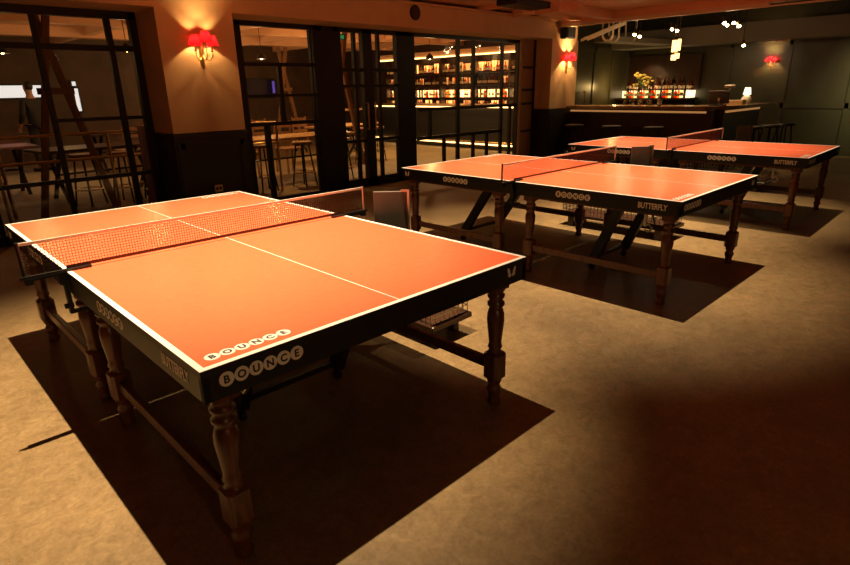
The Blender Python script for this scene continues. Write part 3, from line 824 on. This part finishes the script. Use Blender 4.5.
for i, (loc, rz, lb, e) in enumerate([((3.05, YF, 2.02), 0, 'brass three arm sconce with red shades on the near column', 42), ((10.62, YF, 2.0), 0, 'brass sconce with red shades on the far column', 120), ((XE - .03, 4.0, 1.93), -PI / 2, 'brass sconce with red shades on dark green wall', 36),
        ((.4, -2.17, 2.0), PI, 'added red shaded fill sconce on side wall behind the camera, left', 30), ((5.0, -2.17, 2.0), PI, 'added red shaded fill sconce on side wall behind the camera, right', 30)]):  # last two are unseen sconces added as fill from behind the camera
    place(sc0, loc, rz, lb, 'red shaded wall sconces', i == 0)
    if i == 2: [setattr(o_, 'scale', (.68, .68, .68)) for o_ in COL.objects if o_.name == 'wall_sconce.002']
    R = Matrix.Rotation(rz, 3, 'Z') * (.68 if i == 2 else 1)
    for p in ((-.098, -.09, .012), (0, -.15, .047), (.098, -.09, .012)):
        light('sconce_bulb_light', 'POINT', Vector(loc) + R @ Vector(p) + Vector((0, 0, .012)), e / 3, (1, .58, .22), .012)

t = thing('rear_fill_lamp', 'added bare bulb fill lamp on the side wall behind the camera', 'lamp', (.1, -2.2, 1.35))  # unseen fill lamp, added to light the lettering on the table ends
MB().cyl((0, 0, 0), (0, .03, 0), .06, n=16).build('backplate', M['brass'], t)
MB().cyl((0, .03, 0), (0, .09, 0), .015, n=10).build('arm', M['brass'], t)
MB().lathe([(.004, -.03), (.03, -.01), (.03, .01), (.004, .03)], (0, .12, 0), 12).build('bulb', M['bulb'], t)
light('rear_fill_light', 'POINT', (.1, -2.03, 1.35), 34, (1, .60, .26), .03)
# speakers
s = MB().cyl((6.42, YF - .012, 2.565), (6.42, YF, 2.565), .105, n=28, mi=0).cyl((6.42, YF - .02, 2.565), (6.42, YF - .012, 2.565), .088, n=28, mi=1)
tag(s.build('beam_speaker', [M['black'], M['darkwood']]), 'round dark speaker set in the beam above double doors', 'speaker')
t = thing('box_speaker', 'black box speaker at top of the far column above sconce', 'speaker', (10.47, YF - .10, 2.47))
MB().box((0, 0, 0), (.30, .17, .22), bev=.015).build('cabinet', M['black'], t); MB().box((0, -.09, 0), (.26, .01, .18)).build('grille', M['wainscot'], t); MB().box((0, .09, 0), (.06, .03, .06)).build('bracket', M['black'], t)

# ================================================================= FAR BAR
under = mat('dim_under_counter_strip', (.10, .05, .02), .5); ub = under.node_tree.nodes['Principled BSDF']; ub.inputs['Emission Color'].default_value = (1, .45, .14, 1); ub.inputs['Emission Strength'].default_value = .35
t = thing('corner_bar', 'long dark bar with pale wooden top and turning corner', 'bar', (0, 0, 0))
MB().box((11.15, 5.35, .53), (.5, 3.1, 1.02)).box((12.2, 3.95, .53), (2.0, .5, 1.02)).build('bar_front', M['darkwood'], t)
s = MB()
out = [(10.72, 6.95), (10.78, 4.4), (10.90, 3.95), (11.2, 3.68), (11.7, 3.56), (13.2, 3.40), (13.25, 4.05), (11.9, 4.15), (11.55, 4.35), (11.45, 6.95)]
n = len(out)
s.add([(x, y, 1.045) for x, y in out] + [(x, y, 1.10) for x, y in out], [tuple(range(n - 1, -1, -1)), tuple(range(n, 2 * n))] + [(k, (k + 1) % n, n + (k + 1) % n, n + k) for k in range(n)])
s.build('countertop', M['barwood'], t)
MB().box((10.89, 5.4, 1.0), (.02, 3.0, .035)).box((12.2, 3.69, 1.0), (1.9, .02, .035)).build('under_counter_light', under, t)
s = MB().cyl((10.75, 4.0, .18), (10.75, 6.8, .18), .02, n=8)
for y in (4.1, 5.4, 6.7): s.bar((10.75, y, .18), (10.91, y, .18), .02, .02)
s.build('foot_rail', M['brass'], t)

t = thing('back_bar_shelf', 'back bar with brightly lit shelf holding bottles', 'shelving', (14.25, 6.35, 0))
MB().box((.08, 0, .56), (.42, 1.7, 1.12)).box((0, 0, 1.15), (.6, 1.8, .05)).build('base_cabinet', M['darkwood'], t)
MB().box((.12, 0, 1.26), (.36, 1.66, .16)).build('lit_step_shelf', emis('lit_step', (1, .74, .38), 2.4), t)
MB().box((.28, 0, 1.75), (.05, 1.8, .8)).build('mirror_back', M['darkwood'], t)
y = 5.45
for k in range(26):
    y += .064
    if 6.55 < y < 6.85: continue
    put_bottle((k * 7 + 1) % 4, (14.28 + .05 * (k % 3), y, 1.342), 'on far back bar, ' + ('left' if y > 6.3 else 'right') + ' of the shelf', 'on far back bar ' + ('left' if y > 6.3 else 'right'), random.uniform(.8, 1.05))
y = 5.50
for k in range(22):
    y += .070
    put_bottle((k * 5 + 2) % 4, (14.04, y, 1.176), 'in front of lit step on far back bar, ' + ('left' if y > 6.3 else 'right'), 'in front of the lit step ' + ('left' if y > 6.3 else 'right'), random.uniform(.7, 1.05))
t = thing('flower_vase', 'bunch of yellow flowers in glass vase on the back bar', 'flowers', (14.24, 6.72, 1.342))
MB().lathe([(.04, 0), (.05, .02), (.045, .12), (.055, .16)], n=14).build('vase', M['b_clear'], t)
s = MB(); s2 = MB()
for k in range(34):
    a = random.uniform(0, 2 * PI); r = random.uniform(.02, .26); z = random.uniform(.2, .48) - r * .5
    e = (min(r * math.cos(a), .16), r * math.sin(a), z)
    s.cyl((0, 0, .1), e, .003, n=5)
    s2.lathe([(.006, -.02), (.034, .0), (.042, .02), (.016, .034)], e, 8)
    if k % 3 == 0: s.box((e[0] * .8, e[1] * .8, z - .05), (.03, .05, .006), bev=.002)
s.build('stems', M['leaf'], t); s2.build('blossoms', M['petal'], t)

# things on the bar
t = thing('till_terminal', 'dark till screen on a stand on the bar', 'till', (11.3, 3.86, 1.10), .2)
MB().box((0, 0, .012), (.22, .26, .024), bev=.004).build('base', M['black'], t)
Mx = Matrix.Rotation(math.radians(-25), 4, 'Y'); Mx.translation = (.0, 0, .15)
MB().box((0, 0, 0), (.02, .34, .24), 0, Mx, bev=.004).build('screen', M['greypanel'], t)
MB().bar((.05, 0, .02), (.02, 0, .14), .05, .03).build('stand', M['steel'], t)
MB().bar((.05, -.12, .02), (.03, -.15, .30), .02, .02).box((.02, -.15, .33), (.10, .16, .05), bev=.01).build('card_reader', M['paper'], t)
t = thing('table_lamp', 'small white lit lamp at right end of the bar top', 'lamp', (12.35, 3.72, 1.10))
MB().lathe([(.05, 0), (.06, .02), (.085, .06), (.09, .10), (.06, .14), (.03, .17)], n=16).build('base', M['paper'], t)
MB().lathe([(.07, .17), (.05, .30)], n=18, caps=False).build('lamp_shade', emis('lit_cream_shade', (1, .85, .6), 1.6), t)
t = thing('storage_tray', 'wooden tray of napkins beside the white lamp on bar', 'tray', (12.0, 3.80, 1.10))
s = MB().box((0, 0, .01), (.20, .30, .02))
for sx in (-.1, .1): s.box((sx, 0, .04), (.012, .30, .08))
for sy in (-.15, .15): s.box((0, sy, .04), (.20, .012, .08))
s.build('box', M['paletable'], t); MB().box((0, 0, .05), (.16, .26, .06)).build('napkins', M['paper'], t)
gl = MB().lathe([(.022, 0), (.028, .005), (.033, .11), (.031, .11), (.026, .01), (.004, .008)], n=12, caps=False).build('drinking_glass', M['b_clear'])
for k in range(7):
    g = gl if k == 0 else gl.copy()
    if k: COL.objects.link(g)
    g.location = (11.12 + .08 * (k % 2), 5.05 + k * .085, 1.101)
    tag(g, 'upturned clear glass, ' + ['first', 'second', 'third', 'fourth', 'fifth', 'sixth', 'last'][6 - k] + ' from the left in row on bar top', 'glass', 'glasses on the bar top')
for k, (x, y, lb) in enumerate([(11.1, 4.85, 'steel cocktail shaker beside the row of glasses'), ]):
    tag(MB().lathe([(.035, 0), (.045, .01), (.042, .15), (.025, .19), (.02, .23), (.01, .24)], n=14).build('cocktail_shaker', M['steel'], loc=(x, y, 1.10)), lb, 'shaker')

# stools at the bar
sb0 = stool(.76, .18, M['black'])
for i, (x, y, lb) in enumerate([(10.35, 6.2, 'black stool at left end of the bar'), (10.35, 5.4, 'black stool in front of bar, second from left'), (10.4, 4.6, 'black stool in front of the bar near its corner'), (11.25, 3.22, 'black stool beside the rounded bar corner'), (11.85, 3.1, 'black stool along right side of bar'), (12.45, 3.02, 'black stool at the right end of bar')]):
    place(sb0, (x, y, 0), .25 * i, lb, 'stools at the far bar', i == 0)

# ceiling spots in front of the bar
def make_spot():
    t = thing('ceiling_spotlight', 'spot', 'lamp')
    MB().cyl((0, 0, .0), (0, 0, 1.0), .008, n=6).build('rod', M['black'], t)
    s = MB().cyl((0, 0, .03), (-.06, -.035, -.07), .028, .034, 12); s.build('can', M['brass'], t)
    MB().cyl((-.0605, -.0353, -.0705), (-.066, -.0385, -.080), .027, n=12).build('lens', emis('spot_lens', (1, .74, .42), 60), t)
    return t
sp0 = make_spot()
SP = [(11.5, 5.66, 2.49, 'ceiling spotlight on rod, farthest left before the bar'), (11.5, 5.56, 2.45, 'ceiling spotlight paired with the farthest left one'), (11.5, 4.95, 2.53, 'ceiling spotlight above pendant lantern'), (11.5, 4.86, 2.50, 'ceiling spotlight just right of the one above lantern'),
      (11.5, 4.05, 2.56, 'ceiling spotlight in right hand group, left one'), (11.5, 3.96, 2.52, 'ceiling spotlight in right hand group, second'), (11.5, 3.86, 2.55, 'ceiling spotlight in right hand group, third'), (11.5, 3.78, 2.49, 'ceiling spotlight in right hand group, rightmost'), (12.4, 3.95, 2.22, 'low hanging ceiling spotlight right of lantern')]
for i, (x, y, z, lb) in enumerate(SP):
    c = place(sp0, (x, y, z), -.3 + .13 * (i % 5), lb, 'ceiling spotlights before the bar', i == 0)
for c in [o for o in COL.objects if o.name.startswith('ceiling_spotlight')]:
    for ch in c.children:
        if ch.name.startswith('rod'): ch.scale = (1, 1, 3.2 - c.location.z)
light('spot_beam', 'SPOT', (11.5, 5.6, 2.3), 80, (1, .62, .28), .04, (11.2, 5.2, 1.0), 70, .6)
light('spot_beam', 'SPOT', (11.5, 3.9, 2.35), 80, (1, .62, .28), .04, (11.6, 3.9, 1.0), 80, .6)
light('flower_fill', 'SPOT', (13.4, 6.6, 2.2), 45, (1, .7, .35), .03, (14.3, 6.6, 1.6), 45, .6)  # added fill aimed at the vase to brighten the petals
light('spot_glow', 'POINT', (11.38, 5.6, 2.30), 5, (1, .66, .34), .04)
light('spot_glow', 'POINT', (11.38, 3.9, 2.36), 4, (1, .66, .34), .04)
light('spot_beam', 'SPOT', (12.4, 3.95, 2.06), 12, (1, .70, .36), .04, (12.3, 3.7, 1.0), 90, .6)

light('wall_washer', 'SPOT', (13.1, 1.35, 2.25), 240, (1, .84, .48), .05, (14.6, 1.75, 1.5), 80, 1.0)
light('wall_washer', 'SPOT', (13.2, 4.4, 2.2), 12, (1, .78, .45), .05, (14.6, 4.2, 1.5), 80, .8)
light('shelf_end_fill', 'POINT', (13.3, 6.9, 1.45), 9, (1, .62, .2), .04)  # added point light for the golden glow on the green wall, no fixture
def lantern(x, y, z, label):
    t = thing('pendant_lantern', label, 'lamp', (x, y, z))
    MB().lathe([(.045, 0), (.05, .005), (.05, .095), (.045, .10)], n=16).build('lower_glass', M['lantern'], t)
    MB().lathe([(.05, .15), (.055, .155), (.055, .36), (.05, .365)], n=16).build('upper_glass', M['lantern'], t)
    s = MB().cyl((0, 0, .12), (0, 0, .15), .03, n=12).lathe([(.062, .365), (.03, .40), (.01, .42)], n=14).cyl((0, 0, .41), (0, 0, 3.2 - z), .006, n=6)
    s.build('brass_fitting', M['brass'], t)
lantern(11.9, 5.02, 1.93, 'glowing two tier brass lantern hanging over the bar')
lantern(12.4, 5.17, 1.98, 'second brass lantern half hidden behind the first')
# ducts beside the far column
t = thing('conduit_run', 'bent cream conduits hanging beside the top of far column', 'pipes', (0, 0, 0))
for k, (x, y) in enumerate([(11.6, 6.2), (11.95, 6.25), (12.4, 6.1)]):
    MB().tube([(x, y + .25, 2.9), (x, y + .22, 2.42), (x, y + .16, 2.36), (x, y + .06, 2.36), (x, y, 2.42), (x, y, 2.9)], .022, 8).build('pipe', M['cream'], t)
MB().bar((11.2, 6.55, 2.38), (11.6, 5.95, 2.66), .06, .06).bar((11.3, 6.75, 2.38), (11.7, 6.15, 2.66), .05, .05).build('diagonal_strut', M['cream'], t)
MB().box((11.9, 6.35, 2.92), (1.6, .9, .06)).box((11.9, 6.35, 3.07), (.1, .1, .26)).build('hanger_plate', M['greybeam'], t)
